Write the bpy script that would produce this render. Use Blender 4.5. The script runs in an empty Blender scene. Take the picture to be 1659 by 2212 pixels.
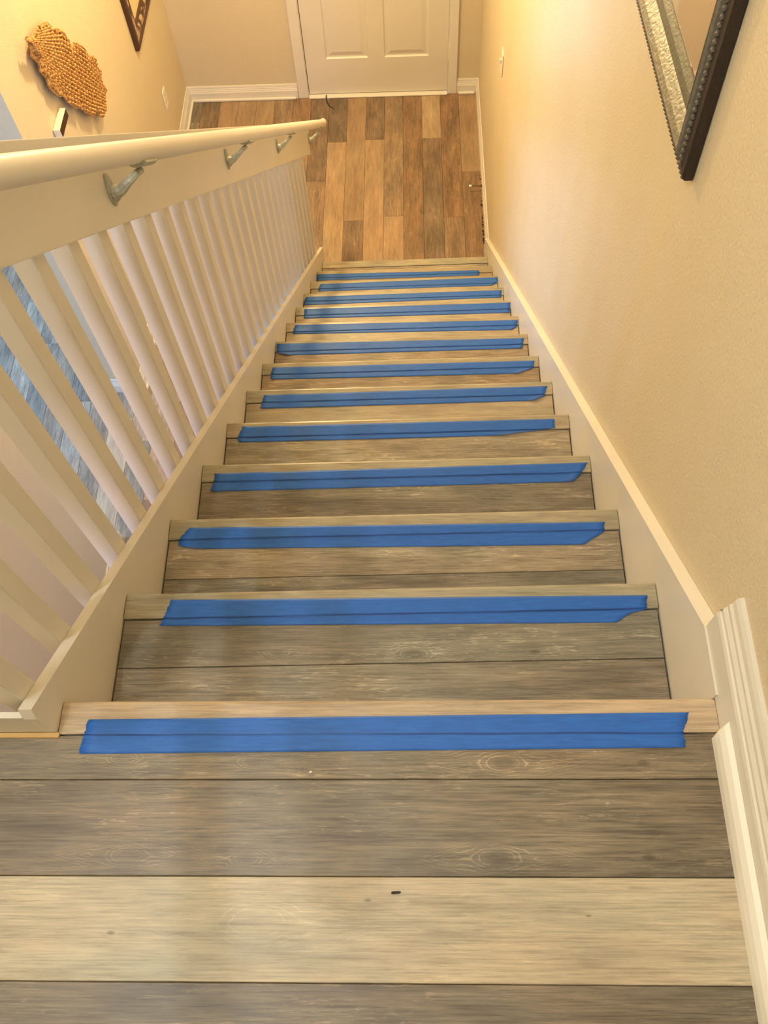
import bpy, bmesh, math, random
from mathutils import Vector, Matrix
from math import sin, cos, pi

random.seed(7)
S = bpy.context.scene
COL = S.collection

# ------------------------------------------------------------------ camera
PITCH, YAW, ROLL = 1.0887704228, -0.0810169820, -0.0841564427
cp, sp, cy, sy = cos(PITCH), sin(PITCH), cos(YAW), sin(YAW)
F = Vector((sy * cp, cy * cp, -sp)); R0 = Vector((cy, -sy, 0)); U0 = R0.cross(F)
RR = R0 * cos(ROLL) + U0 * sin(ROLL); UU = U0 * cos(ROLL) - R0 * sin(ROLL)
cam = bpy.data.cameras.new('camera')
camo = bpy.data.objects.new('camera', cam); COL.objects.link(camo)
M = Matrix((RR, UU, -F)).transposed().to_4x4(); M.translation = Vector((0.5078, -0.3390, 1.2204))
camo.matrix_world = M
cam.sensor_fit = 'VERTICAL'; cam.sensor_height = 24.0
cam.lens = 24.0 * 1903.90 / 2212.0
cam.clip_start = 0.02
S.camera = camo

# ------------------------------------------------------------------ world, exposure
w = bpy.data.worlds.new('world'); S.world = w; w.use_nodes = True
bg = w.node_tree.nodes['Background']
bg.inputs[0].default_value = (0.75, 0.85, 1.0, 1); bg.inputs[1].default_value = 1.0
S.view_settings.view_transform = 'Standard'
S.view_settings.look = 'None'
S.view_settings.gamma = 1.0
S.view_settings.use_curve_mapping = False
S.view_settings.exposure = 0.0

# ------------------------------------------------------------------ lamps
def point(name, loc, power, color, r):
    l = bpy.data.lights.new(name, 'POINT'); l.energy = power; l.color = color; l.shadow_soft_size = r
    o = bpy.data.objects.new(name, l); COL.objects.link(o); o.location = loc
    return o
def area(name, loc, to, sx, sz, power, color):
    l = bpy.data.lights.new(name, 'AREA'); l.shape = 'RECTANGLE'; l.size = sx; l.size_y = sz
    l.energy = power; l.color = color
    o = bpy.data.objects.new(name, l); COL.objects.link(o); o.location = loc
    o.rotation_euler = (Vector(to) - Vector(loc)).to_track_quat('-Z', 'Y').to_euler()
    return o
point('foyer_lamp', (-0.12, 3.72, 0.30), 180, (1.0, 0.73, 0.365), 0.10)
point('hall_bulb', (-0.32, -0.34, 2.30), 33, (0.93, 1.0, 1.0), 0.022)
point('hall_bulb', (-0.16, -0.06, 2.30), 33, (0.93, 1.0, 1.0), 0.022)
area('daylight_side_room', (-3.88, 2.2, -1.5), (-1.0, 2.1, -2.5), 1.5, 1.3, 205, (0.36, 0.57, 1.0))
area('daylight_lower_hall', (-0.50, -1.50, -1.35), (-0.3, 1.5, -1.2), 0.8, 1.1, 30, (0.74, 0.68, 1.0))

# ------------------------------------------------------------------ dimensions
H, T, W = 0.1889203, 0.2420786, 0.914
NF = 14
ZF = -NF * H                 # foyer floor
XR, XL, YD = 0.937, -0.963, 4.773
CEIL = 2.45
YB = -1.6

# ------------------------------------------------------------------ materials
def nt(name):
    m = bpy.data.materials.new(name); m.use_nodes = True
    t = m.node_tree; b = t.nodes['Principled BSDF']
    return m, t, b
def N(t, kind, **kw):
    n = t.nodes.new(kind)
    for k, v in kw.items():
        if k.startswith('i_'):
            key = k[2:]
            n.inputs[int(key) if key.isdigit() else key].default_value = v
        else:
            setattr(n, k, v)
    return n
def L(t, a, b): t.links.new(a, b)
def mapped(t, scale, rnd=False):
    tc = N(t, 'ShaderNodeTexCoord'); mp = N(t, 'ShaderNodeMapping')
    mp.inputs['Scale'].default_value = scale
    L(t, tc.outputs['Object'], mp.inputs['Vector'])
    if rnd:
        oi = N(t, 'ShaderNodeObjectInfo'); mu = N(t, 'ShaderNodeMath', operation='MULTIPLY'); mu.inputs[1].default_value = 83.0
        L(t, oi.outputs['Random'], mu.inputs[0]); L(t, mu.outputs[0], mp.inputs['Location'])
    return mp.outputs[0]
def ramp(t, src, stops):
    r = N(t, 'ShaderNodeValToRGB'); e = r.color_ramp.elements
    e[0].position, e[0].color = stops[0][0], stops[0][1]
    e[1].position, e[1].color = stops[1][0], stops[1][1]
    for p, c in stops[2:]:
        k = e.new(p); k.color = c
    L(t, src, r.inputs[0]); return r.outputs[0]
def g(v): return (v, v, v, 1)
def mul(t, a, b, fac=1.0, mode='MULTIPLY'):
    m = N(t, 'ShaderNodeMix', data_type='RGBA', blend_type=mode)
    m.inputs[0].default_value = fac
    for s, i in ((a, 6), (b, 7)):
        if isinstance(s, tuple): m.inputs[i].default_value = s
        else: L(t, s, m.inputs[i])
    return m.outputs[2]
def bump(t, b, src, strength, dist, prev=None):
    n = N(t, 'ShaderNodeBump'); n.inputs['Strength'].default_value = strength; n.inputs['Distance'].default_value = dist
    L(t, src, n.inputs['Height'])
    L(t, n.outputs[0], b.inputs['Normal'])

def paint(name, col, rough=0.5, tex=0.0, scale=60, dirt=0.0, spec=0.4):
    m, t, b = nt(name)
    b.inputs['Roughness'].default_value = rough
    b.inputs['Specular IOR Level'].default_value = spec
    no = N(t, 'ShaderNodeTexNoise'); no.inputs['Scale'].default_value = 2.3; no.inputs['Detail'].default_value = 4
    L(t, mapped(t, (1, 1, 1)), no.inputs['Vector'])
    c = ramp(t, no.outputs[0], [(0.3, g(1 - 0.06 - dirt)), (0.7, g(1.0))])
    L(t, mul(t, (*col, 1), c), b.inputs['Base Color'])
    if tex:
        n2 = N(t, 'ShaderNodeTexNoise'); n2.inputs['Scale'].default_value = scale; n2.inputs['Detail'].default_value = 3
        L(t, mapped(t, (1, 1, 1)), n2.inputs['Vector'])
        bump(t, b, n2.outputs[0], tex, 0.004)
    return m

WALL = paint('wall_paint', (0.69, 0.605, 0.44), 0.62, 0.42, 170, spec=0.25)
WHITE = paint('trim_paint', (0.78, 0.755, 0.69), 0.36, 0.06, 30, 0.03)
RAILW = paint('balustrade_paint', (0.74, 0.70, 0.62), 0.38, 0.08, 26, 0.03)
DOORW = paint('door_paint', (0.76, 0.72, 0.64), 0.4, 0.05, 40, 0.02)
CEILM = paint('ceiling_paint', (0.80, 0.78, 0.72), 0.8, 0.3, 80)
RISERM = paint('riser_paint', (0.75, 0.72, 0.66), 0.45)
RAW = paint('raw_wood_edge', (0.62, 0.40, 0.16), 0.7)
SHOELIT = paint('shoe_white_lit', (0.90, 0.885, 0.83), .42)  # whiter copy of the trim paint, with lamp light on the shoe put in
DARKGAP = paint('dark_gap', (0.03, 0.022, 0.015), 0.9)
PAVE = paint('subfloor', (0.10, 0.08, 0.06), 0.9)

def wood_material(name, rough=0.42, contrast=1.0, ring=1.0, knots=()):
    """vinyl plank: grain runs along the object's local X; the tone is the object colour"""
    m, t, b = nt(name)
    oi = N(t, 'ShaderNodeObjectInfo')
    def noise(scale, detail=5, rough_=.6, dist=0.0, rnd=True):
        n = N(t, 'ShaderNodeTexNoise'); n.inputs['Scale'].default_value = 1; n.inputs['Detail'].default_value = detail
        n.inputs['Roughness'].default_value = rough_; n.inputs['Distortion'].default_value = dist
        L(t, mapped(t, scale, rnd), n.inputs['Vector']); return n
    def math_(op, a, b_=None, clamp=False):
        q = N(t, 'ShaderNodeMath', operation=op); q.use_clamp = clamp
        for k, v in ((0, a), (1, b_)):
            if v is None: continue
            if isinstance(v, (int, float)): q.inputs[k].default_value = v
            else: L(t, v, q.inputs[k])
        return q.outputs[0]
    k = contrast
    n1 = noise((14, 420, 9), 6, .7)
    s1 = ramp(t, n1.outputs[0], [(0.33, g(1 - .44 * k)), (0.5, g(1.0)), (0.68, g(1 + .34 * k))])
    n2 = noise((7, 75, 3), 6, .65, .5)
    s2 = ramp(t, n2.outputs[0], [(0.28, (1 - .36 * k, 1 - .38 * k, 1 - .38 * k, 1)), (0.52, g(1.0)), (0.75, (1 + .20 * k, 1 + .20 * k, 1 + .19 * k, 1))])
    n3 = noise((5, 15, 3), 4, .55)
    s3 = ramp(t, n3.outputs[0], [(0.32, (1 - .30 * k, 1 - .28 * k, 1 - .26 * k, 1)), (0.66, (1 + .20 * k, 1 + .20 * k, 1 + .19 * k, 1))])
    n6 = noise((2.2, 8, 3), 3)
    hue = ramp(t, n6.outputs[0], [(0.35, (1.07, .98, .89, 1)), (0.65, (.97, 1.0, .97, 1))])
    c = mul(t, oi.outputs['Color'], s1); c = mul(t, c, s2); c = mul(t, c, s3); c = mul(t, c, hue)
    # short pale cerused flecks
    n4 = noise((8, 26, 3), 4); n5 = noise((34, 260, 3), 3, .5, 1.2)
    fm = ramp(t, n4.outputs[0], [(0.46, g(0.0)), (0.60, g(1.0))])
    fl = ramp(t, n5.outputs[0], [(0.57, g(0.0)), (0.64, g(1.0))])
    f = math_('MULTIPLY', math_('MULTIPLY', fm, fl), .72 * ring)
    tc = N(t, 'ShaderNodeTexCoord'); sx = N(t, 'ShaderNodeSeparateXYZ'); L(t, tc.outputs['Object'], sx.inputs[0])
    nd = noise((24, 70, 1), 4, .6, 0, False)
    dash = ramp(t, noise((30, 60, 1), 3, .5, 0, False).outputs[0], [(0.42, g(0.0)), (0.55, g(1.0))])
    for (kx, ky, size, heart, rings) in knots:
        dx = math_('SUBTRACT', sx.outputs[0], kx); dy = math_('SUBTRACT', sx.outputs[1], ky)
        ex = math_('MULTIPLY', dx, 1 / (size * 2.3)); ey = math_('MULTIPLY', dy, 1 / size)
        d = math_('SQRT', math_('ADD', math_('MULTIPLY', ex, ex), math_('MULTIPLY', ey, ey)))
        # chevrons trail away along the grain
        d2 = math_('ADD', math_('MULTIPLY', math_('ABSOLUTE', ex), .42), math_('MULTIPLY', math_('ABSOLUTE', ey), .80))
        dd = N(t, 'ShaderNodeMix', data_type='FLOAT'); L(t, math_('MULTIPLY', math_('SUBTRACT', d, 1.2), .8, True), dd.inputs[0]); L(t, d, dd.inputs[2]); L(t, d2, dd.inputs[3])
        w_ = math_('ADD', dd.outputs[0], math_('MULTIPLY', math_('SUBTRACT', nd.outputs[0], .5), .55))
        pp = math_('PINGPONG', math_('MULTIPLY', w_, 3.1), .5)
        ln = ramp(t, pp, [(0.03, g(1.0)), (0.15, g(0.0))])
        reach = ramp(t, math_('MULTIPLY', d, .14), [(0.08, g(0.0)), (0.12, g(1.0)), (0.42, g(.75)), (0.85, g(0.0))])
        thin = ramp(t, math_('ABSOLUTE', ey), [(0.55, g(1.0)), (1.0, g(0.0))]) if rings > 1 else None
        q = math_('MULTIPLY', math_('MULTIPLY', ln, reach), dash)
        lim = ramp(t, math_('MULTIPLY', math_('ABSOLUTE', ey), .4), [(0.50, g(1.0)), (0.85, g(0.0))])
        q = math_('MULTIPLY', math_('MULTIPLY', q, lim), rings)
        f = math_('MAXIMUM', f, q)
        hd = ramp(t, w_, [(0.45, g(1 - heart)), (0.95, g(1.0))])
        c = mul(t, c, hd)
    br = mul(t, c, (1.95, 1.92, 1.85, 1))
    mx = N(t, 'ShaderNodeMix', data_type='RGBA'); L(t, f, mx.inputs[0]); L(t, c, mx.inputs[6]); L(t, br, mx.inputs[7])
    L(t, mx.outputs[2], b.inputs['Base Color'])
    b.inputs['Roughness'].default_value = rough
    b.inputs['Specular IOR Level'].default_value = .45
    bump(t, b, n1.outputs[0], .12, .0012)
    return m
WOOD = wood_material('vinyl_plank')
NOSE = wood_material('vinyl_stair_nose', .32, .62, .0)
PALE = wood_material('vinyl_plank_pale', .44, .62, .15)

def tape_material(name, skew):
    """thin crepe tape; the crease shade behind the stair nose is painted in as a darker line"""
    m, t, b = nt(name)
    n = N(t, 'ShaderNodeTexNoise'); n.inputs['Scale'].default_value = 1; n.inputs['Detail'].default_value = 4
    L(t, mapped(t, (30, 240, 30), True), n.inputs['Vector'])
    c = ramp(t, n.outputs[0], [(0.3, (0.020, 0.115, 0.46, 1)), (0.7, (0.027, 0.145, 0.56, 1))])
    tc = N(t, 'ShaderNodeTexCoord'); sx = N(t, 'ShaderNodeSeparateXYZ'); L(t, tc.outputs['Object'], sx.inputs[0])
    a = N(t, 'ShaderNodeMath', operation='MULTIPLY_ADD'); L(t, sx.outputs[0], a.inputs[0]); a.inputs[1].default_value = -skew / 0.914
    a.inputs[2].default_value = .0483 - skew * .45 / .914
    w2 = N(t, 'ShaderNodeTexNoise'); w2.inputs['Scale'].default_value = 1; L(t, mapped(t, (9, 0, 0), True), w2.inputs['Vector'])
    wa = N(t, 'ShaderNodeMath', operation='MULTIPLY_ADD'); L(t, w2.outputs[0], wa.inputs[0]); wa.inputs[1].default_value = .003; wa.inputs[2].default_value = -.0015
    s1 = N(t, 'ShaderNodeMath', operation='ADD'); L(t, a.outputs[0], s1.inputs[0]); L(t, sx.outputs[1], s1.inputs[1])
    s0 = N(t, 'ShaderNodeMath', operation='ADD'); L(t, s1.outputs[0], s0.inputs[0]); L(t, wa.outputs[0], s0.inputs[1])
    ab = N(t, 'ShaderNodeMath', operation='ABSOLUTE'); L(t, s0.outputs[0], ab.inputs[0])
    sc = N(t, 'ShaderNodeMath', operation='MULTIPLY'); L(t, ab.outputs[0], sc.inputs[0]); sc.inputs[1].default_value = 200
    ln = ramp(t, sc.outputs[0], [(0.10, g(1.0)), (0.42, g(0.0))])  # mask of the crease shade painted into the tape colour
    w3 = N(t, 'ShaderNodeTexNoise'); w3.inputs['Scale'].default_value = 1; w3.inputs['Detail'].default_value = 2
    L(t, mapped(t, (5, 0, 0), True), w3.inputs['Vector'])
    st = ramp(t, w3.outputs[0], [(0.30, g(.35)), (0.60, g(.85))])
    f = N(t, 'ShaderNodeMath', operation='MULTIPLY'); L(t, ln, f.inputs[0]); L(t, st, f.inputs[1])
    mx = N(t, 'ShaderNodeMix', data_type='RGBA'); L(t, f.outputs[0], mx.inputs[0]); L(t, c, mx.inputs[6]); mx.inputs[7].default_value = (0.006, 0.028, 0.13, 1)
    L(t, mx.outputs[2], b.inputs['Base Color']); b.inputs['Roughness'].default_value = .48
    b.inputs['Specular IOR Level'].default_value = .35
    n2 = N(t, 'ShaderNodeTexNoise'); n2.inputs['Scale'].default_value = 1; n2.inputs['Detail'].default_value = 2
    L(t, mapped(t, (900, 350, 900)), n2.inputs['Vector']); bump(t, b, n2.outputs[0], .12, .0006)
    return m
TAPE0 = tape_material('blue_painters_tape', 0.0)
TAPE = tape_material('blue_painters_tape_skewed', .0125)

def rope_material():
    m, t, b = nt('woven_seagrass')
    n = N(t, 'ShaderNodeTexNoise'); n.inputs['Scale'].default_value = 95; n.inputs['Detail'].default_value = 3
    L(t, mapped(t, (1, 1, 1)), n.inputs['Vector'])
    L(t, ramp(t, n.outputs[0], [(0.32, (0.20, 0.085, 0.02, 1)), (0.5, (0.50, 0.26, 0.075, 1)), (0.68, (0.78, 0.50, 0.20, 1))]), b.inputs['Base Color'])
    b.inputs['Roughness'].default_value = .7
    bump(t, b, n.outputs[0], .6, .004)
    return m
ROPE = rope_material()
def metal(name, col, rough, met=.9, tex=0.0):
    m, t, b = nt(name)
    no = N(t, 'ShaderNodeTexNoise'); no.inputs['Scale'].default_value = 140; no.inputs['Detail'].default_value = 3
    L(t, mapped(t, (1, 1, 1)), no.inputs['Vector'])
    L(t, mul(t, (*col, 1), ramp(t, no.outputs[0], [(0.3, g(.75)), (0.7, g(1.1))])), b.inputs['Base Color'])
    b.inputs['Roughness'].default_value = rough; b.inputs['Metallic'].default_value = met
    if tex: bump(t, b, no.outputs[0], tex, .003)
    return m
BRACKET = metal('bracket_metal', (0.47, 0.48, 0.41), .50, .12, .2)
FRAMEBLK = metal('dark_frame_lacquer', (0.022, 0.014, 0.012), .40, .0, .4)
PEWTER = metal('pewter_leaf', (0.21, 0.215, 0.20), .46, .75, .5)
PEWTER2 = metal('dull_pewter', (0.12, 0.13, 0.12), .45, .6, .3)
BEADM = metal('bead_dark_silver', (0.22, 0.20, 0.18), .35, .6)
def mirror():
    m, t, b = nt('mirror_glass')
    no = N(t, 'ShaderNodeTexNoise'); no.inputs['Scale'].default_value = 5
    L(t, mapped(t, (1, 1, 1)), no.inputs['Vector'])
    L(t, ramp(t, no.outputs[0], [(0.3, (.80, .78, .74, 1)), (0.7, (.86, .84, .80, 1))]), b.inputs['Base Color'])
    b.inputs['Metallic'].default_value = 1; b.inputs['Roughness'].default_value = .03
    return m
MIRROR = mirror()
def distressed():
    m, t, b = nt('distressed_frame_wood')
    n = N(t, 'ShaderNodeTexNoise'); n.inputs['Scale'].default_value = 26; n.inputs['Detail'].default_value = 2
    L(t, mapped(t, (1, 1, .5)), n.inputs['Vector'])
    L(t, ramp(t, n.outputs[0], [(0.47, (0.065, 0.028, 0.014, 1)), (0.55, (0.40, 0.29, 0.20, 1))]), b.inputs['Base Color'])
    b.inputs['Roughness'].default_value = .55
    return m
DISTRESS = distressed()
DARKWOOD = paint('dark_frame_edge', (0.075, 0.034, 0.018), .5)
ARTPAPER = paint('pale_print', (0.72, 0.62, 0.36), .5)
PLASTIC = paint('switch_plastic', (0.86, 0.82, 0.72), .3)
SCREEN = paint('dark_display', (0.045, 0.022, 0.014), .25)
RUBBER = paint('white_rubber', (0.85, 0.84, 0.80), .5)
SPRING = metal('spring_steel', (0.18, 0.12, 0.08), .4, .7)
DEBRIS = paint('dark_debris', (0.028, 0.018, 0.012), .8)
CRUMB = paint('pale_crumb', (0.85, 0.80, 0.72), .8)

# ------------------------------------------------------------------ mesh helpers
def link(name, bm, mat, parent=None, loc=None, smooth=False, kind=None):
    me = bpy.data.meshes.new(name)
    bmesh.ops.recalc_face_normals(bm, faces=bm.faces)
    bm.to_mesh(me); bm.free()
    me.materials.append(mat)
    if smooth:
        for p in me.polygons: p.use_smooth = True
    o = bpy.data.objects.new(name, me); COL.objects.link(o)
    if loc: o.location = loc
    if parent: o.parent = parent
    if kind: o['kind'] = kind
    return o
def tag(o, label=None, cat=None, group=None, kind=None):
    if label: o['label'] = label
    if cat: o['category'] = cat
    if group: o['group'] = group
    if kind: o['kind'] = kind
    return o
def empty(name, loc=(0, 0, 0)):
    o = bpy.data.objects.new(name, None); COL.objects.link(o); o.location = loc; o.empty_display_size = .1
    return o
def add_box(bm, a, b):
    vs = [bm.verts.new((x, y, z)) for x in (a[0], b[0]) for y in (a[1], b[1]) for z in (a[2], b[2])]
    for f in ((0, 1, 3, 2), (4, 6, 7, 5), (0, 4, 5, 1), (2, 3, 7, 6), (0, 2, 6, 4), (1, 5, 7, 3)):
        bm.faces.new([vs[i] for i in f])
def box(name, mat, a, b, parent=None, bev=0.0, **kw):
    """box with its own origin at its centre-bottom"""
    o = Vector(((a[0] + b[0]) / 2, (a[1] + b[1]) / 2, a[2]))
    bm = bmesh.new(); add_box(bm, Vector(a) - o, Vector(b) - o)
    if bev: bmesh.ops.bevel(bm, geom=bm.edges[:], offset=bev, segments=1, affect='EDGES')
    ob = link(name, bm, mat, parent, **kw)
    ob.location = o - (parent.location if parent else Vector())
    return ob
def add_prism(bm, poly, c0, c1, axis=0):
    """extrude a closed polygon given in the two other axes between c0 and c1 along `axis`"""
    def P(u, v, c):
        return {0: (c, u, v), 1: (u, c, v), 2: (u, v, c)}[axis]
    A = [bm.verts.new(P(u, v, c0)) for u, v in poly]; B = [bm.verts.new(P(u, v, c1)) for u, v in poly]
    n = len(poly)
    bm.faces.new(A); bm.faces.new(B[::-1])
    for i in range(n): bm.faces.new((A[i], B[i], B[(i + 1) % n], A[(i + 1) % n]))
def prism(name, mat, poly, c0, c1, axis=0, parent=None, **kw):
    bm = bmesh.new(); add_prism(bm, poly, c0, c1, axis)
    bmesh.ops.triangulate(bm, faces=[f for f in bm.faces if len(f.verts) > 4])
    return link(name, bm, mat, parent, **kw)
def add_tube(bm, pts, rads, seg=10, cap=True):
    rings = []
    n = len(pts)
    for i, p in enumerate(pts):
        p = Vector(p); d = (Vector(pts[min(i + 1, n - 1)]) - Vector(pts[max(i - 1, 0)])).normalized()
        u = d.cross(Vector((0, 0, 1)) if abs(d.z) < .9 else Vector((1, 0, 0))).normalized(); v = d.cross(u)
        r = rads[i] if isinstance(rads, (list, tuple)) else rads
        rings.append([bm.verts.new(p + (u * cos(2 * pi * k / seg) + v * sin(2 * pi * k / seg)) * r) for k in range(seg)])
    for a, b in zip(rings, rings[1:]):
        for k in range(seg): bm.faces.new((a[k], a[(k + 1) % seg], b[(k + 1) % seg], b[k]))
    if cap: bm.faces.new(rings[0][::-1]); bm.faces.new(rings[-1])

# ------------------------------------------------------------------ the setting
def struct(o, label=None): o['kind'] = 'structure'; 
E_ = 0.12; YE0, YE1, WT = 1.545, 2.44, .155
struct(box('wall_right', WALL, (XR, YB - E_, ZF - .05), (XR + E_, YD + E_, CEIL)))
struct(box('wall_left', WALL, (XL - WT, YE1, ZF - .05), (XL, YD, CEIL)))
struct(box('wall_left_near', WALL, (XL - E_, YB, ZF - .05), (XL, YE0, CEIL)))
struct(box('wall_left_header', WALL, (XL - E_, YE0, -0.45), (XL, YE1, CEIL)))
struct(box('wall_back', WALL, (XL - E_, YB - E_, ZF - .05), (XR, YB, CEIL)))
struct(box('ceiling', CEILM, (XL - E_, YB - E_, CEIL), (XR + E_, YD + E_, CEIL + .1)))
# door wall with its opening
DX0, DX1, DTOP = -0.180, 0.754, ZF + 2.06
bm = bmesh.new()
add_box(bm, (-3.9, YD, ZF - .05), (DX0, YD + E_, CEIL)); add_box(bm, (DX1, YD, ZF - .05), (XR, YD + E_, CEIL))
add_box(bm, (DX0, YD, DTOP), (DX1, YD + E_, CEIL))
struct(link('wall_front', bm, WALL))
# side room reached through the opening in the left wall
struct(box('wall_side_room_south', WALL, (-3.9, -0.6, ZF - .05), (XL - E_, -0.5, -.3)))
bm = bmesh.new()
for a, b in (((-4.0, -.6, ZF - .05), (-3.9, 1.35, -.3)), ((-4.0, 3.05, ZF - .05), (-3.9, YD + E_, -.3)),
             ((-4.0, 1.35, ZF - .05), (-3.9, 3.05, ZF + .45)), ((-4.0, 1.35, -.62), (-3.9, 3.05, -.3))): add_box(bm, a, b)
struct(link('wall_side_room_west', bm, WALL))
bm = bmesh.new()
for y0, y1, z0, z1 in ((1.35, 1.40, ZF + .45, -.62), (3.0, 3.05, ZF + .45, -.62), (2.18, 2.22, ZF + .45, -.62), (1.35, 3.05, ZF + .45, ZF + .5), (1.35, 3.05, -.67, -.62)):
    add_box(bm, (-3.97, y0, z0), (-3.92, y1, z1))
struct(link('window_1', bm, WHITE))
struct(box('ceiling_side_room', CEILM, (-4.0, -.6, -.3), (XL - E_, YD + E_, -.2)))
# landing slab
struct(box('floor_slab', RISERM, (XL, YB, -0.29), (XR, -0.0465, -0.012)))

# planks -----------------------------------------------------------
DK = (0.242, 0.213, 0.172, 1); DK2 = (0.205, 0.185, 0.153, 1); MD = (0.320, 0.280, 0.222, 1)
BR = (0.290, 0.230, 0.168, 1); LT = (0.455, 0.405, 0.312, 1); LM = (0.385, 0.335, 0.255, 1)
def plank(parent, mat, length, width, center, along, color, thick=.012, name='plank', skew=0.0):
    """bevelled board with grain along local X; top face at centre z"""
    bm = bmesh.new(); l, v, c = length / 2, width / 2 , .0011
    a = [(-l, -v), (l, -v + skew), (l, v + skew), (-l, v)]
    top = [bm.verts.new((x - c * (1 if x > 0 else -1), y - c * (1 if i in (2, 3) else -1), 0)) for i, (x, y) in enumerate(a)]
    mid = [bm.verts.new((x, y, -c * 1.3)) for x, y in a]; bot = [bm.verts.new((x, y, -thick)) for x, y in a]
    bm.faces.new(top)
    for p, q in ((top, mid), (mid, bot)):
        for i in range(4): bm.faces.new((p[i], q[i], q[(i + 1) % 4], p[(i + 1) % 4]))
    bm.faces.new(bot[::-1])
    o = link(name, bm, mat, parent); o.location = Vector(center) - (parent.location if parent else Vector())
    if along == 'y': o.rotation_euler.z = pi / 2
    o.color = color
    return o

# lower floor: planks run with the stairs, 120.5 mm pitch
low = struct(box('floor', PAVE, (-4.0, -1.6, ZF - .06), (XR, YD, ZF - .0125))) or bpy.data.objects['floor']
PW = .1203; PL = 1.22
joint = {7: (4.038, BR, LM), 6: (3.660, MD, BR), 5: (4.345, DK, LT), 4: (3.30, BR, BR), 3: (3.676, LT, MD), 2: (4.344, LT, DK),
         1: (3.647, DK, LM), 0: (4.331, LT, DK2), -1: (3.986, MD, DK), -2: (4.30, MD, BR), -3: (4.05, LM, MD), -4: (4.42, DK, LM), -5: (4.0, MD, LM), -6: (3.7, BR, LM), -7: (4.2, MD, DK)}
side = [DK, DK2, DK, BR, DK2, MD, LM]
tones = [DK, MD, BR, LM, LT, DK2, MD, BR]
for k in range(-32, 8):
    x0 = -.032 + PW * k; x1 = min(x0 + PW - .0006, XR - .002)
    if k == 7: x0, x1 = -.032 + PW * 7, XR - .004
    if k in joint: j, near, far = joint[k]
    else: j, near, far = 3.0 + random.uniform(0, 1.2), random.choice(side), random.choice(side)
    cuts = [j]
    while cuts[0] > (-.4 if k < 0 else 3.0): cuts.insert(0, cuts[0] - PL)
    while cuts[-1] < YD: cuts.append(cuts[-1] + PL)
    ymin = (-.45 if k < -8 else -1.55) if k < 0 else 2.9
    for a, b in zip([cuts[0] - PL] + cuts, cuts):
        a2, b2 = max(a, ymin), min(b, YD - .004)
        if b2 - a2 < .03: continue
        c = near if abs(b - j) < 1e-6 else (far if abs(a - j) < 1e-6 else random.choice(side if k < -7 else tones))
        pm = PALE if c is LT or c is LM else WOOD
        if k >= -7: c = (c[0] * .84, c[1] * .68, c[2] * .58, 1)  # foyer planks: the lamp's warm light is put into their colour
        plank(low, pm, b2 - a2 - .0006, x1 - x0, ((x0 + x1) / 2, (a2 + b2) / 2, ZF), 'y', c)

# upper landing floor: planks run across
up = box('floor_landing', PAVE, (XL, YB, -.0125), (XR - .002, -0.049, -.0115)); struct(up)
LD = (0.205, 0.168, 0.124, 1); LE = (0.168, 0.136, 0.102, 1)
rows = [(-.1090, -.0495, LD), (-.231, -.1096, LD), (-.3522, -.2316, LT), (-.4735, -.3528, LE), (-.5945, -.4741, MD), (-.7155, -.5951, LM)]
y = -.7161
for c in (DK, LT, MD, DK2, BR, LT, DK): rows.append((y - .1204, y, c)); y -= .121
KN = {0: [(.620, -.088, .0100, .30, 1.0), (.808, -.088, .005, .35, .4), (.28, -.086, .007, .14, .9), (.10, -.080, .008, .12, .9)],
      1: [(.605, -.209, .0100, .30, 1.0), (.800, -.207, .005, .40, .4), (.28, -.210, .007, .14, .9), (.12, -.206, .009, .12, .9)],
      2: [(.439, -.259, .0024, .45, .3), (.114, -.298, .0032, .42, .3), (.716, -.276, .0022, .40, .3), (.30, -.285, .016, .03, .22)]}
for i, (a, b, c) in enumerate(rows):
    js = [XL + .004] + ([] if i < 4 else [random.uniform(-.3, .6)]) + [XR - .004]
    for x0, x1 in zip(js, js[1:]):
        cx_, cy_ = (x0 + x1) / 2, (a + b) / 2
        kn = [(kx - cx_, ky - cy_, *rest) for kx, ky, *rest in KN.get(i, [])]
        mt = wood_material('vinyl_plank_knots', .42, .66 if i == 2 else 1.05, .2 if i == 2 else 1.0, kn) if kn else (PALE if c is LT else WOOD)
        plank(up, mt, x1 - x0 - .0006, b - a, (cx_, cy_, 0), 'x', c if i < 4 else random.choice(tones))

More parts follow.
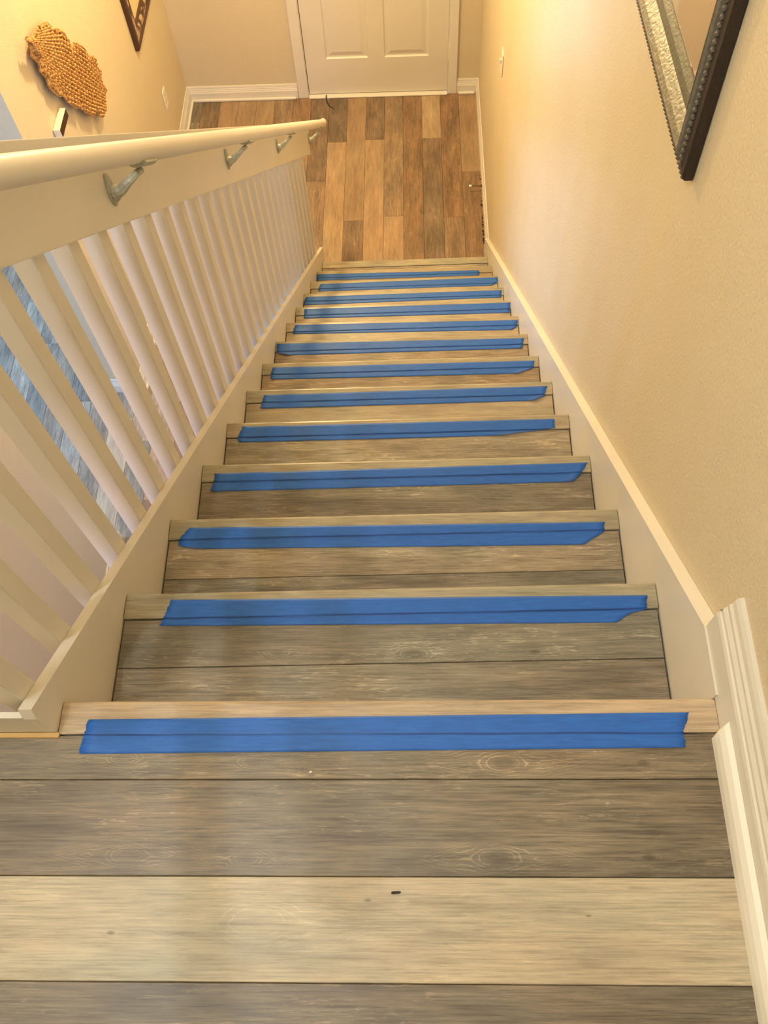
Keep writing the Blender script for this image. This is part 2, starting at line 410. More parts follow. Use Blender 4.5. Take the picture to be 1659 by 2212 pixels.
# ------------------------------------------------------------------ staircase
st = empty('staircase', (W / 2, 1.5, ZF))
tag(st, 'straight staircase of grey-brown plank treads with pale stair noses running down to the foyer', 'staircase')
def prel(name, mat, poly, c0, c1, axis, **kw):
    o = prism(name, mat, poly, c0, c1, axis, st, **kw); o.location = -st.location; return o
SK = .0125
ncol = [(0.38, 0.325, 0.245, 1), (0.37, 0.345, 0.275, 1), (0.38, 0.345, 0.265, 1), (0.37, 0.335, 0.255, 1)]
tcol = {1: (DK2, DK), 2: (MD, DK2), 3: (DK2, DK), 4: (MD, MD), 5: (LM, MD), 6: (BR, BR), 7: (BR, MD), 8: (LM, LM), 9: (LM, MD), 10: (LM, BR), 11: (LM, MD), 12: (BR, BR), 13: (MD, MD)}
for i in range(0, NF):
    s = 0 if i == 0 else SK
    z = -i * H; yy = i * T
    # stair nose: profile swept across the flight
    prof = [(-.047, -.0062), (-.047, -.0012), (-.0455, 0), (-.006, 0), (-.002, -.0012), (0, -.005), (.0005, -.014), (-.002, -.020), (-.008, -.022), (-.022, -.022), (-.022, -.0062)]
    bm = bmesh.new(); x0, x1 = .0015, W - .0015 + (.004 if i == 0 else 0)
    A = [bm.verts.new((-W / 2 + x0, a, b)) for a, b in prof]; B = [bm.verts.new((-W / 2 + x1, a + s, b)) for a, b in prof]
    n = len(prof); bm.faces.new(A); bm.faces.new(B[::-1])
    for k in range(n): bm.faces.new((A[k], B[k], B[(k + 1) % n], A[(k + 1) % n]))
    bmesh.ops.triangulate(bm, faces=[f for f in bm.faces if len(f.verts) > 4])
    o = link('stair_nose', bm, NOSE, st); o.location = Vector((W / 2, yy, z)) - st.location
    o.color = ncol[i % 4] if i else (0.50, 0.42, 0.325, 1)
    # riser
    if i < NF:
        bm = bmesh.new(); add_box(bm, (-W / 2 + .001, -.034, -H - .005), (W / 2 - .001, -.022, -.007))
        o = link('riser', bm, RISERM, st); o.location = Vector((W / 2, yy, z)) - st.location
    if i == 0: continue
    # tread planks, front one and the one against the riser
    seam = -.1345 if i < 3 else -.150
    back = -T - .021
    for (a, b, c) in ((seam + .0004, -.0495, tcol[i][0]), (back, seam - .0004, tcol[i][1])):
        mt = WOOD
        if i == 1 and a > -.14: mt = wood_material('vinyl_plank_knots', .42, .8, 1.0, [(.500 - W / 2, -.112 - (a + b) / 2, .0100, .30, 1.0), (.70 - W / 2, -.110 - (a + b) / 2, .005, .35, .4), (.27 - W / 2, -.108 - (a + b) / 2, .007, .12, .95)])
        elif c is LM: mt = PALE
        plank(st, mt, W - .006, b - a, (W / 2, yy + (a + b) / 2, z - .0022), 'x', c, .0105, 'tread_plank', skew=s)
    bm = bmesh.new(); add_box(bm, (-W / 2 + .002, back, -.05), (W / 2 - .002, -.024, -.0137))
    o = link('tread_core', bm, RISERM, st); o.location = Vector((W / 2, yy, z)) - st.location
# skirt board on the wall side
def zr(y): return .094 - .7804 * y
prel('wall_skirt', WHITE, [(.0, -.008), (.0, .0162), (.100, .0162), (3.38, zr(3.38)), (3.38, ZF), (3.1, ZF), (.0, -.36)], W, XR - .0005, 0)
# outer skirt board (stringer) under the balusters
def zl(y): return .067 - .7804 * y
prel('stringer', RAILW, [(-.0455, .0048), (-.0455, .074), (-.0385, zl(-.0385)), (3.25, zl(3.25) + .02), (3.25, ZF), (3.1, ZF), (-.0455, -.36)], -.018, 0, 0)
prel('stair_side_panel', RAILW, [(-.046, -.36), (3.1, ZF + .0), (-.046, ZF)], -.016, -.002, 0)

# ------------------------------------------------------------------ landing edge
box('trim_1', RAILW, (XL, -.0455, -.29), (-.0183, -.037, .080)); struct(bpy.data.objects['trim_1'])
box('trim_2', RAW, (XL, -.0530, -.001), (.004, -.0462, .0045)); struct(bpy.data.objects['trim_2'])

# ------------------------------------------------------------------ balustrade
ba = empty('stair_balustrade', (-.02, 1.6, -1.9))
tag(ba, 'white painted stair guard of square balusters below a wide flat board, left of the stairs', 'balustrade')
BW = .0345; P0 = .8615; PP = .1106
def zt(y): return .765 - .7907 * y
first = None
for k in range(-8, 21):
    y0 = P0 + PP * k; y1 = y0 + BW
    zb0, zb1 = zl(y0) - .16, zl(y1) - .16
    zt0, zt1 = zt(y0) + .045, zt(y1) + .045
    if first is None:
        bm = bmesh.new(); v = []
        for x in (-.018 - BW, -.0185):
            for (yv, zz) in ((0, 0), (BW, zb1 - zb0), (BW, zt1 - zb0), (0, zt0 - zb0)): v.append(bm.verts.new((x, yv, zz)))
        for f in ((0, 1, 2, 3), (7, 6, 5, 4), (0, 4, 5, 1), (1, 5, 6, 2), (2, 6, 7, 3), (3, 7, 4, 0)): bm.faces.new([v[i] for i in f])
        bmesh.ops.bevel(bm, geom=[e for e in bm.edges if abs((e.verts[0].co - e.verts[1].co).z) > .3], offset=.0018, segments=1, affect='EDGES')
        o = link('baluster', bm, RAILW, ba); first = o
    else:
        o = first.copy(); COL.objects.link(o); o.parent = ba
    o.location = Vector((0, y0, zb0)) - ba.location
bm = bmesh.new()
add_prism(bm, [(-.06, .751 + .047), (3.267, .751 - .7907 * 3.267), (3.325, .935 - .7907 * 3.325), (-.06, .935 + .047)], -.018, 0, 0)
bmesh.ops.bevel(bm, geom=bm.edges[:], offset=.0015, segments=2, affect='EDGES')
o = link('rail_board', bm, RAILW, ba); o.location = -ba.location

hr = empty('handrail', (.06, 1.6, .908 - .7907 * 1.6))
tag(hr, 'round cream-painted handrail on metal brackets along the balustrade board', 'handrail')
ax = Vector((0, 1, -.78)).normalized()
pa, pb = Vector((.055, -.30, .892 + .234)), Vector((.055, 3.44, .892 - .78 * 3.44))
pc = pb + Vector((0, .050, -.028))
bm = bmesh.new()
pts = [pa + (pb - pa) * (i / 12) for i in range(13)] + [pb + Vector((0, .035, -.022)), pc]
add_tube(bm, pts, [.0188] * 13 + [.0180, .0150], 20)
o = link('rail', bm, RAILW, hr, smooth=True); o.location = -hr.location
for yb_, zm in ((.818, .831), (1.622, .839), (2.398, .845), (3.262, .848)):
    zc = zm - .7907 * yb_
    b0 = Vector((0, yb_, zc))
    bm = bmesh.new()
    # wall plate: narrow pointed oval on the board face
    ring = []
    for k in range(14):
        a = 2 * pi * k / 14; rz = .034 * sin(a); ry = .0135 * cos(a) * (1 - .25 * abs(sin(a)))
        ring.append((b0.y + ry, b0.z + rz - .004))
    add_prism(bm, ring, .0003, .0045, 0)
    plate = link('bracket', bm, BRACKET, hr, smooth=False); plate.location = -hr.location
    bm = bmesh.new()
    arm = [b0 + Vector((.004, 0, -.010)), b0 + Vector((.018, .003, -.008)), b0 + Vector((.034, .010, .004)), b0 + Vector((.048, .020, .012)), b0 + Vector((.054, .030, .010))]
    add_tube(bm, arm, [.0130, .0098, .0075, .0062, .0058], 10)
    # gusset web below the arm
    q = [b0 + Vector((.003, 0, -.034)), b0 + Vector((.003, 0, -.006)), b0 + Vector((.040, .012, .006)), b0 + Vector((.030, .008, -.006))]
    A = [bm.verts.new(p + Vector((0, -.003, 0))) for p in q]; B = [bm.verts.new(p + Vector((0, .003, 0))) for p in q]
    bm.faces.new(A); bm.faces.new(B[::-1])
    for k in range(4): bm.faces.new((A[k], B[k], B[(k + 1) % 4], A[(k + 1) % 4]))
    o = link('bracket_arm', bm, BRACKET, plate, smooth=False)
    # saddle under the rail
    bm = bmesh.new()
    n_ = ax.cross(Vector((1, 0, 0))).normalized()
    if n_.z < 0: n_ = -n_
    base = Vector((.055, yb_ + .04, .892 - .78 * (yb_ + .04)))
    prof = [(.0190 * sin(a), -.0190 * cos(a)) for a in [-.85 + 1.7 * j / 6 for j in range(7)]]
    prof2 = [(.0245 * sin(a), -.0245 * cos(a)) for a in [.85 - 1.7 * j / 6 for j in range(7)]]
    pr = prof + prof2
    A = [bm.verts.new(base - ax * .020 + Vector((1, 0, 0)) * a + n_ * b) for a, b in pr]
    B = [bm.verts.new(base + ax * .048 + Vector((1, 0, 0)) * a + n_ * b) for a, b in pr]
    for k in range(len(pr)): bm.faces.new((A[k], B[k], B[(k + 1) % len(pr)], A[(k + 1) % len(pr)]))
    for V_ in (A, B):
        for k in range(6): bm.faces.new((V_[k], V_[k + 1], V_[12 - k], V_[13 - k]))
    o = link('saddle', bm, BRACKET, plate)

# ------------------------------------------------------------------ blue tape
TP = [([(0.041, -0.027), (0.039, -0.048), (0.036, -0.075)], [(0.879, -0.02), (0.866, -0.047), (0.867, -0.068)]), ([(0.08, -0.013), (0.074, -0.04), (0.066, -0.06)], [(0.896, -0.012), (0.892, -0.037), (0.864, -0.044), (0.839, -0.06)]), ([(0.042, -0.021), (0.025, -0.045), (0.023, -0.062), (0.062, -0.068)], [(0.884, -0.019), (0.881, -0.04), (0.838, -0.068)]), ([(0.03, -0.026), (0.033, -0.038), (0.026, -0.073)], [(0.907, -0.01), (0.889, -0.038), (0.869, -0.06)]), ([(0.043, -0.014), (0.031, -0.055), (0.037, -0.062)], [(0.874, -0.005), (0.874, -0.034), (0.728, -0.053)]), ([(0.054, -0.021), (0.051, -0.043), (0.046, -0.068)], [(0.898, -0.006), (0.886, -0.041), (0.856, -0.056)]), ([(0.036, -0.019), (0.032, -0.04), (0.031, -0.066)], [(0.898, -0.011), (0.893, -0.039), (0.845, -0.06)]), ([(0.006, -0.013), (0.006, -0.034), (0.009, -0.055), (0.048, -0.064)], [(0.9, -0.009), (0.89, -0.053)]), ([(0.036, -0.013), (0.03, -0.036), (0.028, -0.056)], [(0.911, -0.011), (0.906, -0.042), (0.887, -0.057)]), ([(0.038, -0.014), (0.038, -0.039), (0.037, -0.063)], [(0.9125, -0.002), (0.907, -0.055)]), ([(0.01, -0.023), (0.004, -0.048), (0.002, -0.069)], [(0.905, -0.007), (0.9, -0.048)]), ([(0.051, -0.019), (0.04, -0.045), (0.039, -0.063)], [(0.912, 0.0), (0.9125, -0.031), (0.882, -0.05)]), ([(0.002, -0.023), (0.004, -0.064)], [(0.84, -0.02), (0.846, -0.032), (0.843, -0.052)])]
TL = ['blue tape strip on the topmost nosing, at the landing edge, widest in view',
      'blue tape strip on the second nosing down, right end torn to a long point',
      'blue tape strip on the third nosing down, left end folded to a blunt point',
      'blue tape strip on the fourth nosing down, right end slanting under',
      'blue tape strip on the fifth nosing down, underside tapering to a rounded right end',
      'blue tape strip on the sixth nosing down, right end curled up from the tread',
      'blue tape strip on the seventh nosing down, corner lifting at right',
      'blue tape strip on the eighth nosing down, crumpled at its left end',
      'blue tape strip on the ninth nosing down, halfway to the foyer',
      'blue tape strip on the tenth nosing down, reaching the right skirt board',
      'blue tape strip on the eleventh nosing down, starting at the left stringer',
      'blue tape strip on the twelfth nosing down, second taped one from the bottom',
      'lowest blue tape strip, its right end stopping short of the skirt']
def polyat(pl, v):
    d = [0]
    for a, b in zip(pl, pl[1:]): d.append(d[-1] + math.hypot((b[0] - a[0]) * .25, b[1] - a[1]))
    t_ = v * d[-1]
    for k in range(len(pl) - 1):
        if t_ <= d[k + 1] + 1e-9:
            f = (t_ - d[k]) / max(1e-9, d[k + 1] - d[k])
            return (pl[k][0] + (pl[k + 1][0] - pl[k][0]) * f, pl[k][1] + (pl[k + 1][1] - pl[k][1]) * f)
    return pl[-1]
def ygrid(pl, y):
    """x of the torn end at depth y"""
    for a, b in zip(pl, pl[1:]):
        if a[1] >= y >= b[1]:
            f = (a[1] - y) / max(1e-9, a[1] - b[1]); return a[0] + (b[0] - a[0]) * f
    return pl[0][0] if y > pl[0][1] else pl[-1][0]
rt = random.Random(3)
VV = sorted(set([round(k / 10, 3) for k in range(11)] + [round(.38 + .025 * k, 3) for k in range(17)]))
for i, (lp, rp) in enumerate(TP):
    bm = bmesh.new(); NC, NR = 60, 0
    s = 0 if i == 0 else SK
    ph = [rt.uniform(0, 6.28) for _ in range(4)]
    grid = []
    topL, botL = lp[0][1], lp[-1][1]; topR, botR = rp[0][1], rp[-1][1]
    botR_line = min(botR, topR - .047 if i not in (4,) else botR)
    vs_ = VV; NR = len(vs_) - 1
    for r in range(NR + 1):
        v = vs_[r]; row = []
        yl = topL + (botL - topL) * v; yr = topR + (botR - topR) * v
        xl = ygrid(lp, yl) + .0012 * sin(r * 2.1 + ph[0]); xr = ygrid(rp, yr) + .0012 * sin(r * 1.7 + ph[1])
        for c in range(NC + 1):
            u = c / NC; x = xl + (xr - xl) * u; y_ = yl + (yr - yl) * u
            yrel = y_ - s * x / W + .047                    # 0 at the back edge of the stair nose
            st_ = min(1, max(0, (.0010 - yrel) / .003)); lev = 0 if i == 0 else -.0022
            zz = .0008 + lev * st_
            cr = max(0, 1 - abs(yrel + .00125) / .0023)
            zz -= .0008 * cr * (.35 + .65 * (.5 + .5 * sin(x * 5.1 + ph[0])) ** .5)
            zz += .00030 * sin(x * 31 + ph[2]) * sin(v * 5 + ph[3] + x * 6)
            e = max(0, 1 - (x - xl) / .03) ** 2 + max(0, 1 - (xr - x) / .045) ** 2
            zz += .0030 * e * v * (1.5 if i in (5, 6, 7, 3) else .8) + .0003
            row.append(bm.verts.new((x, y_ + i * T, zz - i * H)))
        grid.append(row)
    for r in range(NR):
        for c in range(NC): bm.faces.new((grid[r][c], grid[r][c + 1], grid[r + 1][c + 1], grid[r + 1][c]))
    for vtx in bm.verts: vtx.co -= Vector((.45, i * T, -i * H))
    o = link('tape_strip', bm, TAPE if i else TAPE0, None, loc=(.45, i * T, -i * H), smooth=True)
    md = o.modifiers.new('thickness', 'SOLIDIFY'); md.thickness = .0003; md.offset = 1
    tag(o, TL[i], 'tape', 'blue tape strips across the stair nosings')

# ------------------------------------------------------------------ baseboards
def bb_profile(h, t, c):
    # (out from wall, height): plain lower field, cove, bead and cap like the moulded boards here
    return [(0, 0), (t, 0), (t, h * .55), (t * .92, h * .60), (t * .80, h * .62), (t * .80, h * .68), (t * .62, h * .74), (t * .62, h * .80), (t * .48, h * .84), (t * .44, h * .93), (t * .30, h), (0, h)]
def bb_y(name, xw, side, y0, y1, z, h, t, m0=0, m1=0):
    bm = bmesh.new(); pr = bb_profile(h, t, 0)
    A = [bm.verts.new((xw + side * a, y0 + m0 * a, z + b)) for a, b in pr]; B = [bm.verts.new((xw + side * a, y1 + m1 * a, z + b)) for a, b in pr]
    n = len(pr); bm.faces.new(A); bm.faces.new(B[::-1])
    for k in range(n): bm.faces.new((A[k], B[k], B[(k + 1) % n], A[(k + 1) % n]))
    bmesh.ops.triangulate(bm, faces=[f for f in bm.faces if len(f.verts) > 4])
    o = link(name, bm, WHITE); struct(o); return o
def bb_x(name, yw, x0, x1, z, h, t, m0=0, m1=0, side=-1):
    bm = bmesh.new(); pr = bb_profile(h, t, 0)
    A = [bm.verts.new((x0 + m0 * a, yw + side * a, z + b)) for a, b in pr]; B = [bm.verts.new((x1 + m1 * a, yw + side * a, z + b)) for a, b in pr]
    n = len(pr); bm.faces.new(A); bm.faces.new(B[::-1])
    for k in range(n): bm.faces.new((A[k], B[k], B[(k + 1) % n], A[(k + 1) % n]))
    bmesh.ops.triangulate(bm, faces=[f for f in bm.faces if len(f.verts) > 4])
    o = link(name, bm, WHITE); struct(o); return o
bb_y('baseboard_right', XR, -1, 3.382, YD, ZF, .10, .014, 0, -1)
bb_y('baseboard_landing', XR, -1, YB, .100, 0.0, .122, .020)
bb_y('baseboard_left', XL, 1, YE1, YD, ZF, .10, .015, -1, -1)
bb_y('baseboard_left_near', XL, 1, YB, YE0, ZF, .10, .015, 0, 1)
bb_x('baseboard_front_left', YD, XL, -.238, ZF, .10, .015, 1, 0)
bb_x('baseboard_front_right', YD, .799, XR, ZF, .10, .014, 0, -1)
bb_x('baseboard_left_return', YE0, XL - E_, XL, ZF, .10, .015, 0, 1, side=1)
bb_x('baseboard_left_end', YE1, XL - WT, XL, ZF, .10, .015, 0, 1)
# shoe mouldings
def shoe_y(name, xw, side, y0, y1, z, r, hh, cut=0, mat=None):
    pr = [(0, 0), (r, 0), (r, hh * .35), (r * .86, hh * .66), (r * .5, hh * .9), (0, hh)]
    bm = bmesh.new()
    A = [bm.verts.new((xw + side * a, y0, z + b)) for a, b in pr]; B = [bm.verts.new((xw + side * a, y1 + cut * (r - a), z + b)) for a, b in pr]
    n = len(pr); bm.faces.new(A); bm.faces.new(B[::-1])
    for k in range(n): bm.faces.new((A[k], B[k], B[(k + 1) % n], A[(k + 1) % n]))
    bmesh.ops.triangulate(bm, faces=[f for f in bm.faces if len(f.verts) > 4])
    o = link(name, bm, mat or WHITE); struct(o)
shoe_y('trim_3', XR - .0202, -1, YB, -.056, .0, .013, .042, 1, SHOELIT)
box('trim_4', WHITE, (XL + .016, YD - .030, ZF), (-.252, YD - .0155, ZF + .018), bev=.004); struct(bpy.data.objects['trim_4'])
box('trim_5', WHITE, (.812, YD - .030, ZF), (XR - .020, YD - .0145, ZF + .018), bev=.004); struct(bpy.data.objects['trim_5'])
box('trim_6', WHITE, (XL + .0155, 2.40, ZF), (XL + .030, YD - .030, ZF + .018), bev=.004); struct(bpy.data.objects['trim_6'])

# ------------------------------------------------------------------ foyer door
dr = empty('door_1', ((DX0 + DX1) / 2, YD + .02, ZF)); tag(dr, kind='structure')
def dpart(name, mat, a, b, bev=0, parent=None):
    o = box(name, mat, a, b, None, bev); pw = parent or dr
    o.parent = pw; o.location = o.location - dr.location
    return o
# casing: stepped boards on both sides and above
for x0, x1 in ((-.236, DX0 + .008), (DX1 - .008, .798)):
    dpart('casing', WHITE, (x0, YD - .017, ZF), (x1, YD, DTOP + .06), .003)
    dpart('jamb', WHITE, (DX0, YD, ZF) if x0 < 0 else (DX1 - .014, YD, ZF), (DX0 + .012, YD + .1, DTOP) if x0 < 0 else (DX1, YD + .1, DTOP))
dpart('casing', WHITE, (-.236, YD - .018, DTOP - .01), (.798, YD + .0, DTOP + .07), .003)
# leaf: stiles, rails and raised panels built as real relief
lx0, lx1, lz0, lz1 = -.164, .739, ZF + .016, DTOP - .012
yf = YD + .004
bm = bmesh.new()
pan = [(-.032, .234), (.338, .616)]
zs = [(ZF + .262, ZF + 1.02), (ZF + 1.17, ZF + 1.62), (ZF + 1.73, ZF + 1.93)]
xs = [lx0, pan[0][0], pan[0][1], pan[1][0], pan[1][1], lx1]
zz_ = [lz0] + [q for ab in zs for q in ab] + [lz1]
for i in range(5):
    for j in range(7):
        x0, x1, z0, z1 = xs[i], xs[i + 1], zz_[j], zz_[j + 1]
        if i in (1, 3) and j in (1, 3, 5):
            rings = []
            for inset, dep in ((0, 0), (.006, .009), (.016, .010), (.044, .003)):
                rings.append([bm.verts.new(p) for p in ((x0 + inset, yf + dep, z0 + inset), (x1 - inset, yf + dep, z0 + inset), (x1 - inset, yf + dep, z1 - inset), (x0 + inset, yf + dep, z1 - inset))])
            for a, b in zip(rings, rings[1:]):
                for k in range(4): bm.faces.new((a[k], a[(k + 1) % 4], b[(k + 1) % 4], b[k]))
            bm.faces.new(rings[-1])
        else:
            bm.faces.new([bm.verts.new(p) for p in ((x0, yf, z0), (x1, yf, z0), (x1, yf, z1), (x0, yf, z1))])
add_box(bm, (lx0, yf + .012, lz0), (lx1, yf + .040, lz1))
for (a, b) in (((lx0, yf, lz0), (lx0, yf + .012, lz1)), ((lx1, yf, lz0), (lx1, yf + .012, lz1))):
    bm.faces.new([bm.verts.new(p) for p in ((a[0], a[1], a[2]), (a[0], b[1], a[2]), (a[0], b[1], b[2]), (a[0], a[1], b[2]))])
bm.faces.new([bm.verts.new(p) for p in ((lx0, yf, lz0), (lx1, yf, lz0), (lx1, yf + .012, lz0), (lx0, yf + .012, lz0))])
bmesh.ops.remove_doubles(bm, verts=bm.verts[:], dist=.0001)
o = link('door_leaf', bm, DOORW, dr); o.location = -dr.location
leaf_ob = o
for zc in (ZF + .283, ZF + 1.0, ZF + 1.8):
    bm = bmesh.new(); add_tube(bm, [(lx1 + .004, YD - .004, zc - .048), (lx1 + .004, YD - .004, zc + .048)], .0065, 10)
    add_tube(bm, [(lx1 + .004, YD - .004, zc + .048), (lx1 + .004, YD - .004, zc + .053)], .004, 8)
    h = link('hinge', bm, DOORW, dr, smooth=False); h.location = -dr.location
bm = bmesh.new(); add_tube(bm, [(lx0 + .07, yf, ZF + .95), (lx0 + .07, yf - .05, ZF + .95)], [.012, .012], 14)
add_tube(bm, [(lx0 + .07, yf - .04, ZF + .95), (lx0 + .07, yf - .05, ZF + .95), (lx0 + .07, yf - .07, ZF + .95), (lx0 + .07, yf - .085, ZF + .95)], [.012, .026, .026, .014], 14)
h = link('door_knob', bm, BRACKET, dr, smooth=True); h.location = -dr.location
dpart('gap_shade_under_door', DARKGAP, (lx0 - .003, YD + .030, ZF + .001), (lx1 + .003, YD + .099, ZF + .016))  # near-black strip painted in for the shade under the door
dpart('gap_shade_at_jamb', DARKGAP, (DX0 + .0121, YD + .02, ZF + .016), (lx0 - .0005, YD + .060, DTOP - .012))  # near-black strip painted in for the shade between jamb and leaf
dpart('threshold', WHITE, (DX0 + .013, YD - .028, ZF), (DX1 - .015, YD + .028, ZF + .011), .003)
struct(box('wall_outside', DARKGAP, (-.5, YD + E_ + .01, ZF), (1.1, YD + E_ + .06, 0)))

# ------------------------------------------------------------------ woven leaf
LF = [(2.719, -0.809), (2.741, -0.82), (2.755, -0.844), (2.755, -0.862), (2.79, -0.873), (2.848, -0.877), (2.897, -0.886), (2.952, -0.908), (2.982, -0.923), (3.007, -0.956), (3.005, -0.973), (3.025, -0.994), (3.044, -0.995), (3.075, -1.012), (3.11, -1.06), (3.129, -1.101), (3.119, -1.117), (3.131, -1.134), (3.161, -1.137), (3.197, -1.16), (3.249, -1.213), (3.275, -1.25), (3.273, -1.276), (3.291, -1.293), (3.324, -1.309), (3.345, -1.345), (3.343, -1.372), (3.358, -1.412), (3.34, -1.428), (3.34, -1.463), (3.344, -1.496), (3.292, -1.492), (3.271, -1.517), (3.227, -1.524), (3.185, -1.516), (3.156, -1.489), (3.144, -1.461), (3.13, -1.448), (3.095, -1.445), (3.055, -1.406), (3.017, -1.361), (2.995, -1.323), (2.985, -1.303), (2.969, -1.305), (2.927, -1.261), (2.889, -1.211), (2.879, -1.182), (2.878, -1.166), (2.841, -1.147), (2.808, -1.109), (2.781, -1.061), (2.776, -1.023), (2.763, -0.98), (2.765, -0.941), (2.745, -0.904), (2.717, -0.872), (2.706, -0.841), (2.703, -0.816)]
lf = empty('woven_leaf', (XL, 3.03, -1.2))
tag(lf, 'brown woven rope wall hanging shaped like a lobed leaf on the yellow left wall', 'wall hanging')
def inside(y, z, poly):
    r = False; n = len(poly); j = n - 1
    for i in range(n):
        a, b = poly[i], poly[j]
        if (a[1] > z) != (b[1] > z) and y < (b[0] - a[0]) * (z - a[1]) / (b[1] - a[1]) + a[0]: r = not r
        j = i
    return r
def lx(y, z):      # gentle cup of the leaf: the rim stands off the wall
    d = ((y - 3.05) * .70 + (z + 1.17) * .71)
    return XL + .018 + .10 * d * d
bm = bmesh.new()
body = LF[4:-3]
cen = Vector((3.05, -1.19)); B2 = []
for k, p in enumerate(body):
    a, b = Vector(body[k - 1]), Vector(body[(k + 1) % len(body)]); q = Vector(p)
    cr_ = (q - a).x * (b - q).y - (q - a).y * (b - q).x
    B2.append(q + (cen - q).normalized() * (.020 if cr_ > 0 and .004 < abs(cr_) ** .5 else 0))
area_ = sum(body[k - 1][0] * body[k][1] - body[k][0] * body[k - 1][1] for k in range(len(body)))
if area_ > 0: B2 = [q if (q - Vector(p)).length == 0 else Vector(p) for q, p in zip(B2, body)]
body = [(q.x, q.y) for q in B2]
A = [bm.verts.new((lx(y, z), y, z)) for y, z in body]; B = [bm.verts.new((lx(y, z) + .010, y, z)) for y, z in body]
bm.faces.new(A); bm.faces.new(B[::-1])
for k in range(len(body)): bm.faces.new((A[k], B[k], B[(k + 1) % len(body)], A[(k + 1) % len(body)]))
bmesh.ops.triangulate(bm, faces=[f for f in bm.faces if len(f.verts) > 4])
o = link('backing', bm, ROPE, lf); o.location = -lf.location
# ropes: fan out slightly from the stem and run to the tip
bm = bmesh.new()
stem, tip = Vector((2.73, -.86)), Vector((3.335, -1.53)); ad_ = (tip - stem).normalized(); nn = Vector((-ad_.y, ad_.x))
rr_ = random.Random(5)
for sidx in range(-19, 20):
    off = sidx * .0165
    run = []
    for k in range(0, 96):
        tt = k * .0105 - .02
        spread = min(1.0, .25 + tt * 2.1) if tt < .36 else 1.0 - max(0, tt - .62) * .9
        p = stem + ad_ * tt + nn * (off * spread)
        if inside(p.x, p.y, body): run.append(p)
        else:
            if len(run) > 3:
                add_tube(bm, [(lx(q.x, q.y) + .012, q.x, q.y) for q in run], [.0068 + .0026 * sin(m * 1.9 + sidx * 1.7) for m in range(len(run))], 6)
            run = []
    if len(run) > 3: add_tube(bm, [(lx(q.x, q.y) + .012, q.x, q.y) for q in run], [.0068 + .0026 * sin(m * 1.9 + sidx * 1.7) for m in range(len(run))], 6)
o = link('rope_weave', bm, ROPE, lf, kind='stuff'); o.location = -lf.location
bm = bmesh.new()
cyc = body + [body[0]]
pts = []
for a, b in zip(cyc, cyc[1:]):
    for f in (0, .5): pts.append((a[0] + (b[0] - a[0]) * f, a[1] + (b[1] - a[1]) * f))
pts.append(body[0])
add_tube(bm, [(lx(y, z) + .008, y, z) for y, z in pts], [.0050 + .0012 * sin(i * 2.0) for i in range(len(pts))], 6)
o = link('rope_rim', bm, ROPE, lf); o.location = -lf.location
bm = bmesh.new()
add_tube(bm, [(XL + .05, 2.722, -.817), (XL + .047, 2.733, -.845), (XL + .042, 2.752, -.880), (XL + .036, 2.79, -.93)], [.013, .014, .014, .012], 8)
o = link('stem', bm, ROPE, lf, smooth=True); o.location = -lf.location

# ------------------------------------------------------------------ frames
def sweep_frame(bm, Wd, Ht, prof):
    """mitred frame in local (u = along wall, v = up, w = out); prof = (inset, out)"""
    rings = []
    for (d, w_) in prof:
        rings.append([bm.verts.new((d, d, w_)), bm.verts.new((Wd - d, d, w_)), bm.verts.new((Wd - d, Ht - d, w_)), bm.verts.new((d, Ht - d, w_))])
    for a, b in zip(rings, rings[1:]):
        for k in range(4): bm.faces.new((a[k], a[(k + 1) % 4], b[(k + 1) % 4], b[k]))
def place(o, parent, M_):
    o.parent = parent
    for v in o.data.vertices: v.co = M_ @ v.co
# wall mirror on the right: u -> +y, v -> +z, w -> -x, tilted 5 degrees
mr = empty('framed_mirror', (XR, .738, .240))
tag(mr, 'black and pewter framed mirror hanging askew on the right wall', 'mirror')
MW, MH = .72, .95
TL_ = -math.radians(3.7)
Mx = Matrix(((0, 0, -1), (1, 0, 0), (0, 1, 0))).to_4x4()
Mr = Matrix.Rotation(TL_, 4, 'X') @ Mx
def mpart(name, bm, mat, parent=mr, smooth=False, kind=None):
    o = link(name, bm, mat, None, smooth=smooth, kind=kind); place(o, parent, Mr); return o
bm = bmesh.new(); sweep_frame(bm, MW, MH, [(0, .0015), (0, .014), (.003, .018), (.018, .020), (.021, .018)]); mpart('outer_edge', bm, FRAMEBLK)
bm = bmesh.new(); sweep_frame(bm, MW, MH, [(.021, .016), (.026, .027), (.033, .029), (.045, .024), (.058, .015), (.064, .009)]); mpart('carved_ridge', bm, PEWTER)
bm = bmesh.new(); sweep_frame(bm, MW, MH, [(.064, .009), (.068, .008), (.071, .017), (.085, .013), (.098, .006), (.106, .005)]); mpart('inner_lip', bm, PEWTER2)
